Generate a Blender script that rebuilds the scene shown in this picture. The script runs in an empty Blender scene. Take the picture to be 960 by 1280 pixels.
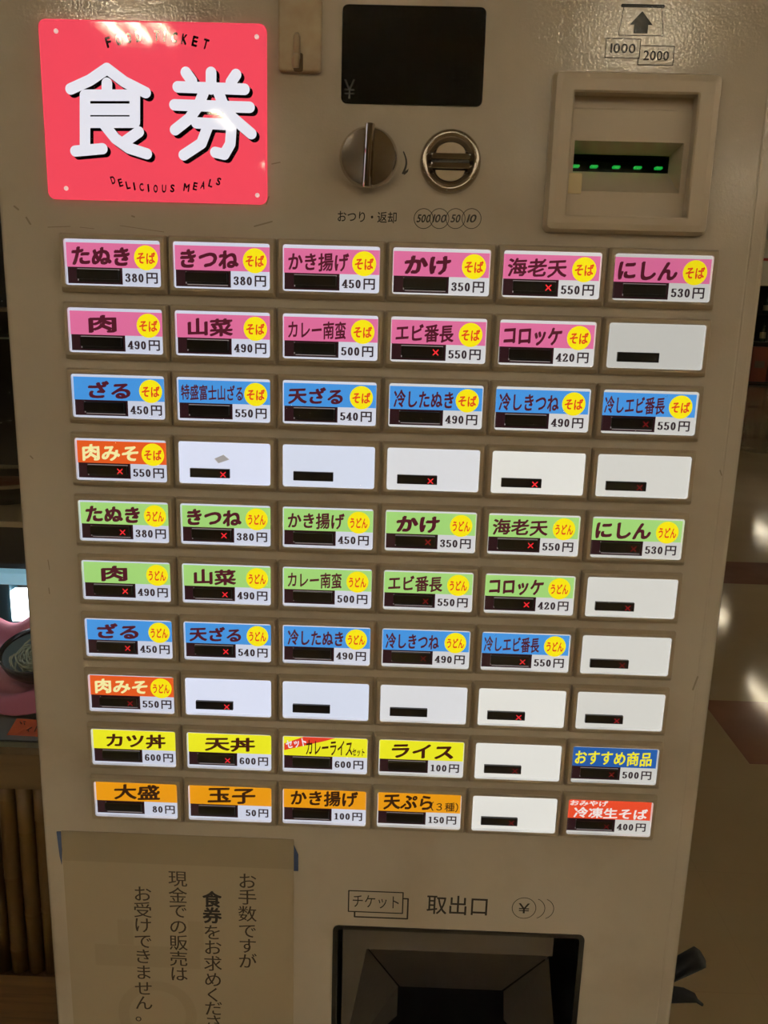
import bpy, bmesh, math, random
from mathutils import Vector, Matrix
random.seed(7)
S = bpy.context.scene
COL = S.collection

# ------------------------------------------------------------------ camera, world, exposure
Z0 = 1.25                                   # height of the top button row above the floor
CAM_R = ((0.9993491214131403, 0.02358350876647404, 0.02729746590887641),
         (0.03198228762554756, -0.22918179353683746, -0.9728580774139027),
         (-0.016687324801218886, 0.9730979003294068, -0.2297868785755152))
CAM_C = Vector((0.014475683153663502, -0.6457464131007757, -0.027600545645074633 + Z0))
FPX = 1072.0
cam = bpy.data.cameras.new('camera'); cam_o = bpy.data.objects.new('camera', cam); COL.objects.link(cam_o)
cam.sensor_fit = 'VERTICAL'; cam.sensor_height = 36.0; cam.sensor_width = 27.0
cam.lens = FPX / 1280 * 36.0
cam.clip_start = 0.02; cam.clip_end = 100
rx, ry, rz = (Vector(r) for r in CAM_R)
m = Matrix((rx, -ry, -rz)).transposed().to_4x4(); m.translation = CAM_C
cam_o.matrix_world = m
S.camera = cam_o

w = bpy.data.worlds.new('world'); S.world = w; w.use_nodes = True
w.node_tree.nodes['Background'].inputs[0].default_value = (1.0, 0.72, 0.46, 1)
w.node_tree.nodes['Background'].inputs[1].default_value = 0.02
S.view_settings.view_transform = 'Standard'; S.view_settings.look = 'None'
S.view_settings.gamma = 1.0; S.view_settings.exposure = 0.0; S.view_settings.use_curve_mapping = False
TUBE_STRENGTH = 10.2
TUBE_COLOR = (1.0, 0.94, 0.79)
CASE_LAMP = 7.0


def at(px, py, Y):
    """point where the sight line of a photo pixel meets the upright plane y = Y"""
    d = rx * ((px - 480) / FPX) + ry * ((py - 640) / FPX) + rz
    return CAM_C + d * ((Y - CAM_C.y) / d.y)


def at_z(px, py, z):
    d = rx * ((px - 480) / FPX) + ry * ((py - 640) / FPX) + rz
    return CAM_C + d * ((z - CAM_C.z) / d.z)


# ------------------------------------------------------------------ materials
def lin(c):
    return tuple((v / 255 / 12.92) if v / 255 <= 0.04045 else ((v / 255 + 0.055) / 1.055) ** 2.4 for v in c)


MATS = {}


def mat(name, col, rough=0.5, metal=0.0, emit=None, strength=0.0, spec=0.5, srgb=True, coat=0.0):
    if name in MATS: return MATS[name]
    m = bpy.data.materials.new(name); m.use_nodes = True
    b = m.node_tree.nodes['Principled BSDF']
    c = lin(col) if srgb else col
    b.inputs['Base Color'].default_value = (*c, 1)
    b.inputs['Roughness'].default_value = rough
    b.inputs['Metallic'].default_value = metal
    b.inputs['Specular IOR Level'].default_value = spec
    b.inputs['Coat Weight'].default_value = coat
    b.inputs['Coat Roughness'].default_value = 0.03
    if emit is not None:
        e = lin(emit) if srgb else emit
        b.inputs['Emission Color'].default_value = (*e, 1)
        b.inputs['Emission Strength'].default_value = strength
    MATS[name] = m
    return m


def nodes(m):
    return m.node_tree.nodes, m.node_tree.links, m.node_tree.nodes['Principled BSDF']


def noise_bump(m, scale, strength, dist=0.001, detail=2.0):
    N, L, b = nodes(m)
    tc = N.new('ShaderNodeTexCoord'); n = N.new('ShaderNodeTexNoise'); bp = N.new('ShaderNodeBump')
    n.inputs['Scale'].default_value = scale; n.inputs['Detail'].default_value = detail
    bp.inputs['Strength'].default_value = strength; bp.inputs['Distance'].default_value = dist
    L.new(tc.outputs['Object'], n.inputs['Vector']); L.new(n.outputs['Fac'], bp.inputs['Height'])
    L.new(bp.outputs['Normal'], b.inputs['Normal'])


def noise_colour(m, c1, c2, scale, lo=0.4, hi=0.6, detail=4.0, stretch=(1, 1, 1), srgb=True):
    N, L, b = nodes(m)
    tc = N.new('ShaderNodeTexCoord'); mp = N.new('ShaderNodeMapping'); n = N.new('ShaderNodeTexNoise'); r = N.new('ShaderNodeValToRGB')
    mp.inputs['Scale'].default_value = stretch
    n.inputs['Scale'].default_value = scale; n.inputs['Detail'].default_value = detail
    r.color_ramp.elements[0].position = lo; r.color_ramp.elements[1].position = hi
    r.color_ramp.elements[0].color = (*(lin(c1) if srgb else c1), 1); r.color_ramp.elements[1].color = (*(lin(c2) if srgb else c2), 1)
    L.new(tc.outputs['Object'], mp.inputs['Vector']); L.new(mp.outputs['Vector'], n.inputs['Vector'])
    L.new(n.outputs['Fac'], r.inputs['Fac']); L.new(r.outputs['Color'], b.inputs['Base Color'])


# painted sheet steel: orange-peel gloss with faint grime
PAINT = mat('beige_enamel', (200, 188, 170), 0.03, spec=0.6)
noise_colour(PAINT, (180, 168, 150), (198, 188, 172), 9, 0.28, 0.5, 6)
noise_bump(PAINT, 560, 0.17, 0.0006, 1.0)
BEZEL = mat('bezel_brown_plastic', (176, 162, 140), 0.5)
noise_bump(BEZEL, 1500, 0.1, 0.0003)
PLASTIC = mat('beige_plastic', (200, 186, 165), 0.3)
HOOKM = mat('aged_cream_plastic', (176, 160, 130), 0.45)
noise_colour(HOOKM, (164, 140, 110), (180, 164, 134), 45, 0.35, 0.65)
CHROME = mat('chrome', (205, 198, 190), 0.05, 1.0)
STEEL = mat('brushed_steel', (185, 176, 164), 0.24, 1.0)
BLACKGLASS = mat('black_glass', (6, 6, 6), 0.08)
DIMSEG = mat('unlit_display_print', (36, 35, 33), 0.6)
BLACK = mat('black_plastic', (20, 18, 17), 0.28)
TRAYM = mat('black_tray_plastic', (72, 66, 60), 0.3)
noise_bump(TRAYM, 120, 0.12, 0.001)
TRAYDARK = mat('dark_tray_gap', (10, 9, 8), 0.6)
DARKHOLE = mat('slot_dark', (5, 5, 5), 0.4)
INK = mat('black_ink', (26, 22, 18), 0.6)
INKBROWN = mat('brown_ink', (52, 40, 28), 0.7)
PAPER = mat('cream_paper', (171, 157, 132), 0.75)
PAPERGHOST = mat('show_through_print', (165, 151, 126), 0.75)
CLEARTAPE = mat('yellowed_clear_tape', (158, 145, 120), 0.4)
BLUETAPE = mat('blue_tape', (70, 88, 128), 0.5)
LED = mat('green_led', (10, 60, 20), 0.3, emit=(10, 200, 70), strength=.55)
WALL = mat('shop_wall_paint', (150, 128, 96), 0.8); noise_bump(WALL, 80, 0.05)
CEIL = mat('ceiling_panel', (190, 180, 160), 0.85); noise_bump(CEIL, 60, 0.1)
TUBE = mat('fluorescent_tube', (255, 255, 255), 0.4, emit=TUBE_COLOR, strength=TUBE_STRENGTH, srgb=False)


def led_x(strength): return mat('red_led_%g' % strength, (60, 5, 5), 0.4, emit=(255, 45, 55), strength=strength)


def printm(name, c, strength=1.0):
    return mat('print_%s_%g' % (name, strength), tuple(v * 0.35 for v in c), 0.45, emit=c, strength=strength, spec=0.2)


# clear cover: lets the light through and mirrors the room like acrylic
def clear_cover():
    m = bpy.data.materials.new('clear_acrylic'); m.use_nodes = True
    N, L = m.node_tree.nodes, m.node_tree.links; N.clear()
    out = N.new('ShaderNodeOutputMaterial'); mix = N.new('ShaderNodeMixShader'); tr = N.new('ShaderNodeBsdfTransparent')
    gl = N.new('ShaderNodeBsdfGlossy'); fr = N.new('ShaderNodeFresnel')
    gl.inputs['Roughness'].default_value = 0.08; fr.inputs['IOR'].default_value = 1.49
    n = N.new('ShaderNodeTexNoise'); bp = N.new('ShaderNodeBump'); tc = N.new('ShaderNodeTexCoord')
    n.inputs['Scale'].default_value = 90; bp.inputs['Strength'].default_value = 0.15; bp.inputs['Distance'].default_value = 0.0008
    L.new(tc.outputs['Object'], n.inputs['Vector']); L.new(n.outputs['Fac'], bp.inputs['Height']); L.new(bp.outputs['Normal'], gl.inputs['Normal'])
    L.new(fr.outputs[0], mix.inputs[0]); L.new(tr.outputs[0], mix.inputs[1]); L.new(gl.outputs[0], mix.inputs[2]); L.new(mix.outputs[0], out.inputs[0])
    return m


CLEAR = clear_cover()


# ------------------------------------------------------------------ mesh builder
class MB:
    def __init__(s): s.v = []; s.f = []; s.mi = []; s.mats = []; s.sm = []

    def slot(s, m):
        if m not in s.mats: s.mats.append(m)
        return s.mats.index(m)

    def add(s, vs, fs, m, smooth=False):
        k = len(s.v); i = s.slot(m)
        s.v += [tuple(v) for v in vs]
        for f in fs: s.f.append([k + j for j in f]); s.mi.append(i); s.sm.append(smooth)

    def box(s, x0, x1, y0, y1, z0, z1, m):
        vs = [(x, y, z) for x in (x0, x1) for y in (y0, y1) for z in (z0, z1)]
        s.add(vs, [(0, 1, 3, 2), (4, 6, 7, 5), (0, 4, 5, 1), (2, 3, 7, 6), (0, 2, 6, 4), (1, 5, 7, 3)], m)

    def rbox(s, x0, x1, y0, y1, z0, z1, r, m, n=4):
        """slab in the x-z plane with rounded corners and a softened front edge"""
        b = min(r * 0.5, (y1 - y0) * 0.45)
        L0 = rrect(x0, x1, z0, z1, r, n); L1 = rrect(x0 + b, x1 - b, z0 + b, z1 - b, max(r - b, 1e-5), n)
        loops = [[(x, y1, z) for x, z in L0], [(x, y0 + b, z) for x, z in L0],
                 [(x, y0 + b * .3, z) for x, z in rrect(x0 + b * .3, x1 - b * .3, z0 + b * .3, z1 - b * .3, max(r - b * .3, 1e-5), n)],
                 [(x, y0, z) for x, z in L1]]
        s.loft(loops, m, cap0=True, cap1=True)

    def loft(s, loops, m, cap0=False, cap1=False, closed=True, smooth=False):
        n = len(loops[0]); vs = [p for l in loops for p in l]; fs = []
        for i in range(len(loops) - 1):
            for j in range(n if closed else n - 1):
                k = (j + 1) % n
                fs.append((i * n + j, i * n + k, (i + 1) * n + k, (i + 1) * n + j))
        s.add(vs, fs, m, smooth)
        if cap0: s.add(loops[0], [list(range(n))[::-1]], m)
        if cap1: s.add(loops[-1], [list(range(n))], m)

    def tube(s, pts, r, m, n=12, caps=True):
        pts = [Vector(p) for p in pts]; rs = r if isinstance(r, (list, tuple)) else [r] * len(pts); loops = []; up = None
        for i, p in enumerate(pts):
            d = (pts[min(i + 1, len(pts) - 1)] - pts[max(i - 1, 0)]).normalized()
            if up is None: up = d.orthogonal().normalized()
            a = (up - d * up.dot(d)).normalized(); b = d.cross(a); up = a
            loops.append([p + (a * math.cos(t) + b * math.sin(t)) * rs[i] for t in (2 * math.pi * k / n for k in range(n))])
        s.loft(loops, m, caps, caps, smooth=True)

    def lathe_y(s, cx, cz, prof, m, n=48, cap0=False, cap1=False, smooth=True):
        """profile of (radius, y) turned about an axis along y"""
        s.loft([[(cx + r * math.cos(2 * math.pi * k / n), y, cz + r * math.sin(2 * math.pi * k / n)) for k in range(n)] for r, y in prof], m, cap0, cap1, smooth=smooth)

    def lathe_z(s, cx, cy, prof, m, n=40, cap0=False, cap1=False):
        s.loft([[(cx + r * math.cos(2 * math.pi * k / n), cy + r * math.sin(2 * math.pi * k / n), z) for k in range(n)] for r, z in prof], m, cap0, cap1, smooth=True)

    def poly(s, pts2, y, m):
        s.add([(x, y, z) for x, z in pts2], [list(range(len(pts2)))], m)

    def rect(s, x0, x1, z0, z1, y, m): s.poly([(x0, z0), (x1, z0), (x1, z1), (x0, z1)], y, m)

    def disc(s, cx, cz, r, y, m, n=32): s.poly([(cx + r * math.cos(2 * math.pi * k / n), cz + r * math.sin(2 * math.pi * k / n)) for k in range(n)], y, m)

    def ring(s, cx, cz, r0, r1, y, m, n=40, a0=0, a1=2 * math.pi):
        for k in range(n):
            t, u = a0 + (a1 - a0) * k / n, a0 + (a1 - a0) * (k + 1) / n
            s.poly([(cx + r0 * math.cos(t), cz + r0 * math.sin(t)), (cx + r1 * math.cos(t), cz + r1 * math.sin(t)),
                    (cx + r1 * math.cos(u), cz + r1 * math.sin(u)), (cx + r0 * math.cos(u), cz + r0 * math.sin(u))], y, m)

    def pen(s, path, rx_, rz_, y, m, n=14):
        """a pen nib (ellipse) drawn along a path in the x-z plane"""
        for (ax, az), (bx, bz) in zip(path[:-1], path[1:]):
            P = [(x + rx_ * math.cos(2 * math.pi * k / n), z + rz_ * math.sin(2 * math.pi * k / n)) for x, z in ((ax, az), (bx, bz)) for k in range(n)]
            s.step = (getattr(s, 'step', 0) + 1) % 25
            s.poly(hull(P), y - s.step * 3e-6, m)

    def frame(s, x0, x1, z0, z1, t, y, m, skew=None):
        c = skew or [(x0, z0), (x1, z0), (x1, z1), (x0, z1)]
        for i in range(4):
            s.pen([c[i], c[(i + 1) % 4]], t / 2, t / 2, y, m, 8)

    def data(s, name):
        me = bpy.data.meshes.new(name); me.from_pydata(s.v, [], s.f)
        for mm in s.mats: me.materials.append(mm)
        me.polygons.foreach_set('material_index', s.mi); me.polygons.foreach_set('use_smooth', s.sm)
        me.update()
        return me

    def build(s, name, parent=None, fix=True):
        me = s.data(name)
        if fix:
            bm = bmesh.new(); bm.from_mesh(me); bmesh.ops.remove_doubles(bm, verts=bm.verts, dist=1e-7)
            bmesh.ops.recalc_face_normals(bm, faces=bm.faces); bm.to_mesh(me); bm.free()
        return link(name, me, parent)


def link(name, me, parent=None):
    o = bpy.data.objects.new(name, me); COL.objects.link(o)
    if parent: o.parent = parent
    return o


def hull(P):
    P = sorted(set((round(x, 7), round(z, 7)) for x, z in P))
    def half(Q):
        h = []
        for p in Q:
            while len(h) > 1 and (h[-1][0] - h[-2][0]) * (p[1] - h[-2][1]) - (h[-1][1] - h[-2][1]) * (p[0] - h[-2][0]) <= 0: h.pop()
            h.append(p)
        return h[:-1]
    return half(P) + half(P[::-1])


def rrect(x0, x1, z0, z1, r, n=4):
    out = []
    for cx, cz, a in ((x1 - r, z1 - r, 0), (x0 + r, z1 - r, 90), (x0 + r, z0 + r, 180), (x1 - r, z0 + r, 270)):
        for k in range(n + 1):
            t = math.radians(a + 90 * k / n); out.append((cx + r * math.cos(t), cz + r * math.sin(t)))
    return out


def tag(o, label=None, cat=None, group=None, kind=None):
    for k, v in (('label', label), ('category', cat), ('group', group), ('kind', kind)):
        if v: o[k] = v
    return o


def thing(name, label, cat, loc=(0, 0, 0), group=None):
    o = bpy.data.objects.new(name, None); COL.objects.link(o); o.location = loc
    o.empty_display_size = 0.1
    return tag(o, label, cat, group)


# ------------------------------------------------------------------ lettering
GLYPH = {}


def glyph(c, off, res=3):
    """outline faces of one character in its own em square"""
    key = (c, off, res)
    if key in GLYPH: return GLYPH[key]
    cu = bpy.data.curves.new('lettering', 'FONT'); cu.body = c; cu.resolution_u = res; cu.offset = off
    o = bpy.data.objects.new('lettering', cu); COL.objects.link(o)
    dg = bpy.context.evaluated_depsgraph_get(); dg.update()
    me = bpy.data.meshes.new_from_object(o.evaluated_get(dg))
    vs = [(v.co.x, v.co.y) for v in me.vertices]; fs = [list(p.vertices) for p in me.polygons]
    bpy.data.objects.remove(o); bpy.data.curves.remove(cu); bpy.data.meshes.remove(me)
    GLYPH[key] = (vs, fs)
    return GLYPH[key]


def text(mb, s, box, y, m, off=0.0, rise=0.0, slant=0.0, adv=None, rot=0.0):
    """set a line of lettering to fill box = (x0, x1, z0, z1)"""
    V = []; F = []; x = 0.0
    for c in s:
        vs, fs = glyph(c, 0.0)
        if not vs: x += 0.5; continue
        wide = ord(c) > 0x2000
        if wide and adv is None: ox, step = x, 1.0
        elif adv is not None: ox, step = x, adv
        else: x0 = min(v[0] for v in vs); ox, step = x - x0, max(v[0] for v in vs) - x0 + 0.09
        nib = [(0, 0)] + ([(off * (.72 * 1.25 * math.cos(t) - .69 * .75 * math.sin(t)), off * (.69 * 1.25 * math.cos(t) + .72 * .75 * math.sin(t))) for t in (2 * math.pi * q / 6 for q in range(6))] if off else [])
        for q, (ex, ey) in enumerate(nib):       # a fat pen: the outline stamped around a small nib
            k = len(V)
            V += [(vx + ex + ox + slant * vy, vy + ey + rise * (vx - .5), q) for vx, vy in vs]
            F += [[k + j for j in f] for f in fs]
        x += step
    a, b = min(v[0] for v in V), max(v[0] for v in V); c0, d = min(v[1] for v in V), max(v[1] for v in V)
    x0, x1, z0, z1 = box
    P = [(x0 + (vx - a) / (b - a) * (x1 - x0), z0 + (vy - c0) / (d - c0) * (z1 - z0)) for vx, vy, q in V]
    if rot:
        cx, cz = (x0 + x1) / 2, (z0 + z1) / 2; ca, sa = math.cos(rot), math.sin(rot)
        P = [(cx + (px - cx) * ca - (pz - cz) * sa, cz + (px - cx) * sa + (pz - cz) * ca) for px, pz in P]
    mb.add([(px, y - v[2] * 4e-6, pz) for (px, pz), v in zip(P, V)], F, m)


def ell(cx, cz, a, b, n=20): return [(cx + a * math.cos(2 * math.pi * k / n), cz + b * math.sin(2 * math.pi * k / n)) for k in range(n + 1)]


DIGIT = {
    '0': [ell(.28, .5, .17, .455)],
    '1': [[(.13, .84), (.29, .95), (.29, .04)], [(.13, .035), (.45, .035)]],
    '2': [[(.09, .7), (.12, .88), (.26, .965), (.41, .88), (.42, .7), (.3, .42), (.08, .06)], [(.08, .05), (.47, .05), (.49, .2)]],
    '3': [[(.1, .74), (.13, .9), (.26, .965), (.41, .9), (.43, .73), (.36, .58), (.2, .52), (.36, .48), (.45, .3), (.4, .1), (.25, .035), (.1, .1), (.09, .25)]],
    '4': [[(.37, .96), (.03, .28), (.53, .28)], [(.37, .96), (.37, .03)], [(.22, .035), (.5, .035)]],
    '5': [[(.45, .94), (.13, .94), (.11, .52), (.25, .6), (.4, .54), (.46, .34), (.41, .12), (.26, .035), (.1, .09), (.1, .22)]],
    '6': [[(.44, .8), (.38, .93), (.27, .965), (.15, .86), (.09, .5), (.1, .22), (.2, .05), (.33, .04), (.45, .16), (.46, .38), (.37, .54), (.24, .54), (.12, .4)]],
    '8': [ell(.28, .75, .14, .205), ell(.28, .28, .18, .245)],
    '9': [[(.12, .2), (.18, .07), (.29, .035), (.41, .14), (.47, .5), (.46, .78), (.36, .95), (.23, .96), (.11, .84), (.1, .62), (.19, .46), (.32, .46), (.44, .6)]],
}


def price(mb, s, xr, z0, h, y, m):
    """heavy Roman figures, right-aligned at xr"""
    wd = h * 0.80
    x = xr - wd * len(s)
    for c in s:
        for path in DIGIT[c]: mb.pen([(x + px * h * 1.14, z0 + pz * h) for px, pz in path], h * 0.125, h * 0.055, y, m, 8)
        x += wd


# ------------------------------------------------------------------ the setting
def struct(o): o['kind'] = 'structure'; return o


X0, X1, Y0, Y1, H = -6.0, 8.0, -11.0, 19.0, 2.70


def floor_material():
    m = mat('polished_floor', (150, 122, 82), 0.085, spec=.16); N, L, b = nodes(m)
    tc = N.new('ShaderNodeTexCoord'); n = N.new('ShaderNodeTexNoise'); r = N.new('ShaderNodeValToRGB'); br = N.new('ShaderNodeTexBrick'); mx = N.new('ShaderNodeMixRGB')
    n.inputs['Scale'].default_value = 3; n.inputs['Detail'].default_value = 6
    r.color_ramp.elements[0].color = (*lin((146, 126, 94)), 1); r.color_ramp.elements[1].color = (*lin((160, 141, 108)), 1)
    br.offset = 0; br.inputs['Scale'].default_value = 1 / 0.36; br.inputs['Brick Width'].default_value = 1; br.inputs['Row Height'].default_value = 1
    br.inputs['Mortar Size'].default_value = 0.004
    br.inputs['Color1'].default_value = (1, 1, 1, 1); br.inputs['Color2'].default_value = (.97, .97, .97, 1); br.inputs['Mortar'].default_value = (.93, .93, .93, 1)
    mx.blend_type = 'MULTIPLY'; mx.inputs[0].default_value = 1
    L.new(tc.outputs['Object'], n.inputs['Vector']); L.new(tc.outputs['Object'], br.inputs['Vector']); L.new(n.outputs['Fac'], r.inputs['Fac'])
    L.new(r.outputs['Color'], mx.inputs[1]); L.new(br.outputs['Color'], mx.inputs[2]); L.new(mx.outputs[0], b.inputs['Base Color'])
    return m


FLOOR = floor_material()
FLOORRED = mat('red_brown_floor_tile', (126, 80, 58), 0.085, spec=.16); noise_colour(FLOORRED, (112, 78, 62), (124, 88, 70), 4)
b = MB(); b.box(X0, X1, Y0, Y1, -0.1, 0, FLOOR)
# inlaid red-brown tile bands, flush with the floor
for x0, x1, y0, y1 in ((-2.0, 8.0, 3.28, 3.66), (1.03, 8.0, 1.575, 1.985), (-2.0, 8.0, 8.4, 8.75), (-2.0, 8.0, 11.7, 12.1)):
    b.add([(x0, y0, .0006), (x1, y0, .0006), (x1, y1, .0006), (x0, y1, .0006)], [(0, 1, 2, 3)], FLOORRED)
struct(b.build('floor', fix=False))
b = MB(); b.box(X0, X1, Y0, Y1, H, H + 0.1, CEIL); struct(b.build('ceiling'))
for nm, bx in (('wall_back', (X0, X1, Y1, Y1 + .1)), ('wall_front', (X0, X1, Y0 - .1, Y0)), ('wall_left', (X0 - .1, X0, Y0, Y1)), ('wall_right', (X1, X1 + .1, Y0, Y1))):
    b = MB(); b.box(*bx, 0, H, WALL); struct(b.build(nm))

# ------------------------------------------------------------------ ceiling lights
TRAY = mat('white_light_tray', (225, 220, 205), 0.5)


def make_light(x, y, label, wide=True):
    t = thing('ceiling_light', label, 'light', (x, y, H), 'three-tube ceiling lights' if wide else 'single-tube ceiling lights')
    hw = .24 if wide else .085; b = MB(); fr = [(-hw, -.37), (hw, -.37), (hw, .37), (-hw, .37)]; hw -= .03; inn = [(-hw, -.34), (hw, -.34), (hw, .34), (-hw, .34)]
    b.loft([[(p, q, 0) for p, q in fr], [(p, q, -.03) for p, q in fr], [(p, q, -.03) for p, q in inn], [(p * .9, q * .97, -.004) for p, q in inn]], TRAY, False, True)
    b.build('light_tray', t)
    for dx in (-.135, 0, .135) if wide else (0,):
        b = MB(); b.tube([(dx, -.325, -.03), (dx, -.32, -.03), (dx, .32, -.03), (dx, .325, -.03)], [.012, .026, .026, .012], TUBE, 10); b.build('fluorescent_tube', t)
    return t


for x, y in [(-1.5, -9.2), (-1.5, -6.75), (-1.5, -4.36), (1.25, -8.7), (1.2, -6.75), (1.22, -4.36), (-.2, -2.6), (-4.2, -4.36), (-4.2, -6.75), (4.0, -4.36), (4.0, -6.75), (-2.75, -2.4), (2.7, -2.4), (-2.8, -4.36), (2.75, -4.36), (7.0, 12.0), (7.3, 9.4),  # several are unseen fixtures added to brighten the panel and far floor
             (3.5, -8.8), (3.95, -2.0), (3.95, .4), (3.95, 2.8), (3.95, 5.2), (3.95, 7.9), (4.4, 10.5), (6.9, 15.2)]:
    far = y < -6 and x < 3 or y > 7 and x < 6.95
    make_light(x, y, 'single-tube fluorescent ceiling light over the far shop floor' if far else 'three-tube fluorescent ceiling light above the shop floor, in a set with added ones', not far)

# ------------------------------------------------------------------ the ticket machine
MX0, MX1, MTOP, PY, MD = -0.2843, 0.2742, 1.60, 0.006, 0.40
machine = thing('ticket_machine', 'beige food ticket vending machine with six columns of lit menu buttons', 'vending machine', (0, 0.2, 0))


def part(b, name, label=None, parent=None, fix=True):
    o = b.build(name, None, fix)
    p = parent or machine
    o.parent = p
    w_ = Vector((0, 0, 0)); q = p
    while q: w_ += q.location; q = q.parent
    o.location = -w_
    if label: o['label'] = label
    return o


def zz(v): return v + Z0


BILL = (.1265, .2110, zz(.0412), zz(.1215))
TRY = (-.0300, .1885, zz(-.735), zz(-.5585))
b = MB(); R = 0.005
prof = [(MX0, MD)] + [(MX0 + R - R * math.cos(t), PY + R - R * math.sin(t)) for t in (0, .4, .8, 1.2, math.pi / 2)]
xs_in = [TRY[0], BILL[0], TRY[1], BILL[1]]
prof += [(x, PY) for x in sorted(xs_in)]
gx = MX1 - .0125
prof += [(gx - .0012, PY), (gx, PY + .0003), (gx + .0008, PY - .0001), (gx + .002, PY)]
prof += [(MX1 - R + R * math.sin(t), PY + R - R * math.cos(t)) for t in (0, .4, .8, 1.2, math.pi / 2)] + [(MX1, MD)]
zs = sorted({0.02, MTOP, TRY[2], TRY[3], BILL[2], BILL[3]})
for i in range(len(prof) - 1):
    for k in range(len(zs) - 1):
        (xa, ya), (xb, yb) = prof[i], prof[i + 1]; za, zb = zs[k], zs[k + 1]; xm, zm = (xa + xb) / 2, (za + zb) / 2
        if any(h[0] < xm < h[1] and h[2] < zm < h[3] and abs(ya - PY) < 1e-4 for h in (BILL, TRY)): continue
        b.add([(xa, ya, za), (xb, yb, za), (xb, yb, zb), (xa, ya, zb)], [(0, 1, 2, 3)], PAINT)
b.poly([(MX0, .02), (MX1, .02), (MX1, MTOP), (MX0, MTOP)], MD, PAINT)
for z in (.02, MTOP): b.add([(x, y, z) for x, y in prof], [list(range(len(prof)))], PAINT)
part(b, 'cabinet')
b = MB(); b.box(MX0 + .02, MX1 - .02, .03, MD - .02, 0, .02, BLACK); part(b, 'plinth')
# grime and scratches worn into the front paint
SCUFF = mat('scuff_mark', (150, 138, 120), 0.6)
for p, q, r in (((33, 272), (38, 280), .0012), ((60, 284), (88, 283), .0005), ((18, 258), (23, 262), .0012), ((100, 284), (118, 286), .0004), ((318, 283), (340, 277), .0009),
                ((165, 270), (168, 271), .0009), ((150, 282), (205, 290), .0004), ((333, 255), (336, 246), .0008), ((60, 700), (62, 712), .0006), ((61, 735), (62, 742), .0007), ((38, 570), (41, 573), .0009),
                ((340, 205), (350, 203), .0007), ((866, 862), (872, 846), .0012), ((900, 588), (902, 594), .0008)):
    pa, pb = at(*p, PY), at(*q, PY); r *= .6; b = MB(); b.pen([(pa.x, pa.z), (pb.x, pb.z)], r, r, PY - .00012, SCUFF, 7); part(b, 'scuff_mark', 'dark scuff on the beige paint', fix=False)

# ---- red lit sign
SG = (-.2458, -.0870, zz(.0435), zz(.1617))
SIGNRED = mat('sign_red_acrylic', (110, 24, 32), 0.03, emit=(238, 74, 92), strength=0.92, spec=.26)
SIGNWHITE = mat('sign_white_print', (90, 90, 92), 0.03, spec=.26, emit=(222, 222, 232), strength=1.0)
SIGNBLACK = mat('sign_black_print', (14, 9, 9), 0.03, spec=.26)
PIN = mat('sign_pin', (225, 190, 185), 0.3, emit=(240, 200, 195), strength=.7)
b = MB(); b.rbox(SG[0], SG[1], PY - .003, PY, SG[2], SG[3], .005, SIGNRED); sign = part(b, 'sign_panel', 'red backlit sign reading FOOD TICKET and DELICIOUS MEALS')
SYY = PY - .003


def zp(x, y): p = at(x / 2.6667, y / 2.6667, SYY); return (p.x, p.z)


STROKES = [[(357, 229), (300, 268), (236, 297)], [(357, 229), (415, 273), (486, 309)], [(357, 278), (357, 318)], [(284, 318), (450, 318), (450, 408), (284, 408)],
           [(284, 365), (450, 365)], [(284, 318), (284, 500)], [(252, 504), (342, 496)], [(345, 412), (385, 462), (430, 494), (490, 513)], [(463, 440), (412, 476)],
           [(620, 242), (640, 270)], [(704, 242), (704, 297)], [(787, 249), (770, 275)], [(593, 290), (815, 298)], [(582, 350), (832, 358)],
           [(684, 297), (662, 352), (632, 395), (584, 433)], [(724, 297), (745, 350), (775, 392), (838, 446)], [(655, 410), (772, 416)],
           [(772, 416), (768, 480), (748, 515), (718, 508)], [(697, 412), (672, 478), (613, 517)]]
b = MB(); rr = .00375
for st in STROKES:
    p = [zp(*q) for q in st]; b.pen([(x + .0022, z - .0020) for x, z in p], rr, rr, SYY - .0002, SIGNBLACK, 20)
for st in STROKES:
    b.pen([zp(*q) for q in st], rr, rr, SYY - .0004, SIGNWHITE, 20)
for i, (c, x, y, a) in enumerate([('F', 362, 141, -15), ('O', 395, 134, -12), ('O', 429, 127, -9), ('D', 462, 122, -5), ('T', 522, 119, 2), ('I', 549, 121, 5), ('C', 582, 125, 8), ('K', 615, 131, 11), ('E', 650, 138, 14), ('T', 686, 147, 17)]):
    p = zp(x, y); wv = .0007 if c == 'I' else .0019
    text(b, c, (p[0] - wv, p[0] + wv, p[1] - .0034, p[1] + .0034), SYY - .0002, SIGNBLACK, .045, rot=-math.radians(a))
for c, x, y, a in [('D', 377, 600, 17), ('E', 402, 609, 15), ('L', 427, 617, 12), ('I', 448, 621, 9), ('C', 472, 624, 6), ('I', 495, 627, 4), ('O', 519, 629, 0), ('U', 547, 629, -3), ('S', 575, 628, -6), ('M', 622, 625, -9), ('E', 651, 621, -11), ('A', 677, 617, -13), ('L', 703, 611, -15), ('S', 729, 605, -17)]:
    p = zp(x, y); wv = .0006 if c == 'I' else .0021 if c == 'M' else .0015
    text(b, c, (p[0] - wv, p[0] + wv, p[1] - .0027, p[1] + .0027), SYY - .0002, SIGNBLACK, .035, rot=math.radians(a))
part(b, 'sign_lettering', None, sign, fix=False)
for x, y in ((187, 104), (856, 123), (221, 628), (858, 651)):
    p = zp(x, y); b = MB(); b.lathe_y(p[0], p[1], [(.0016, SYY), (.0016, SYY - .0005), (.0009, SYY - .001)], PIN, 14, False, True); part(b, 'fixing_pin', None, sign)

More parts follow.
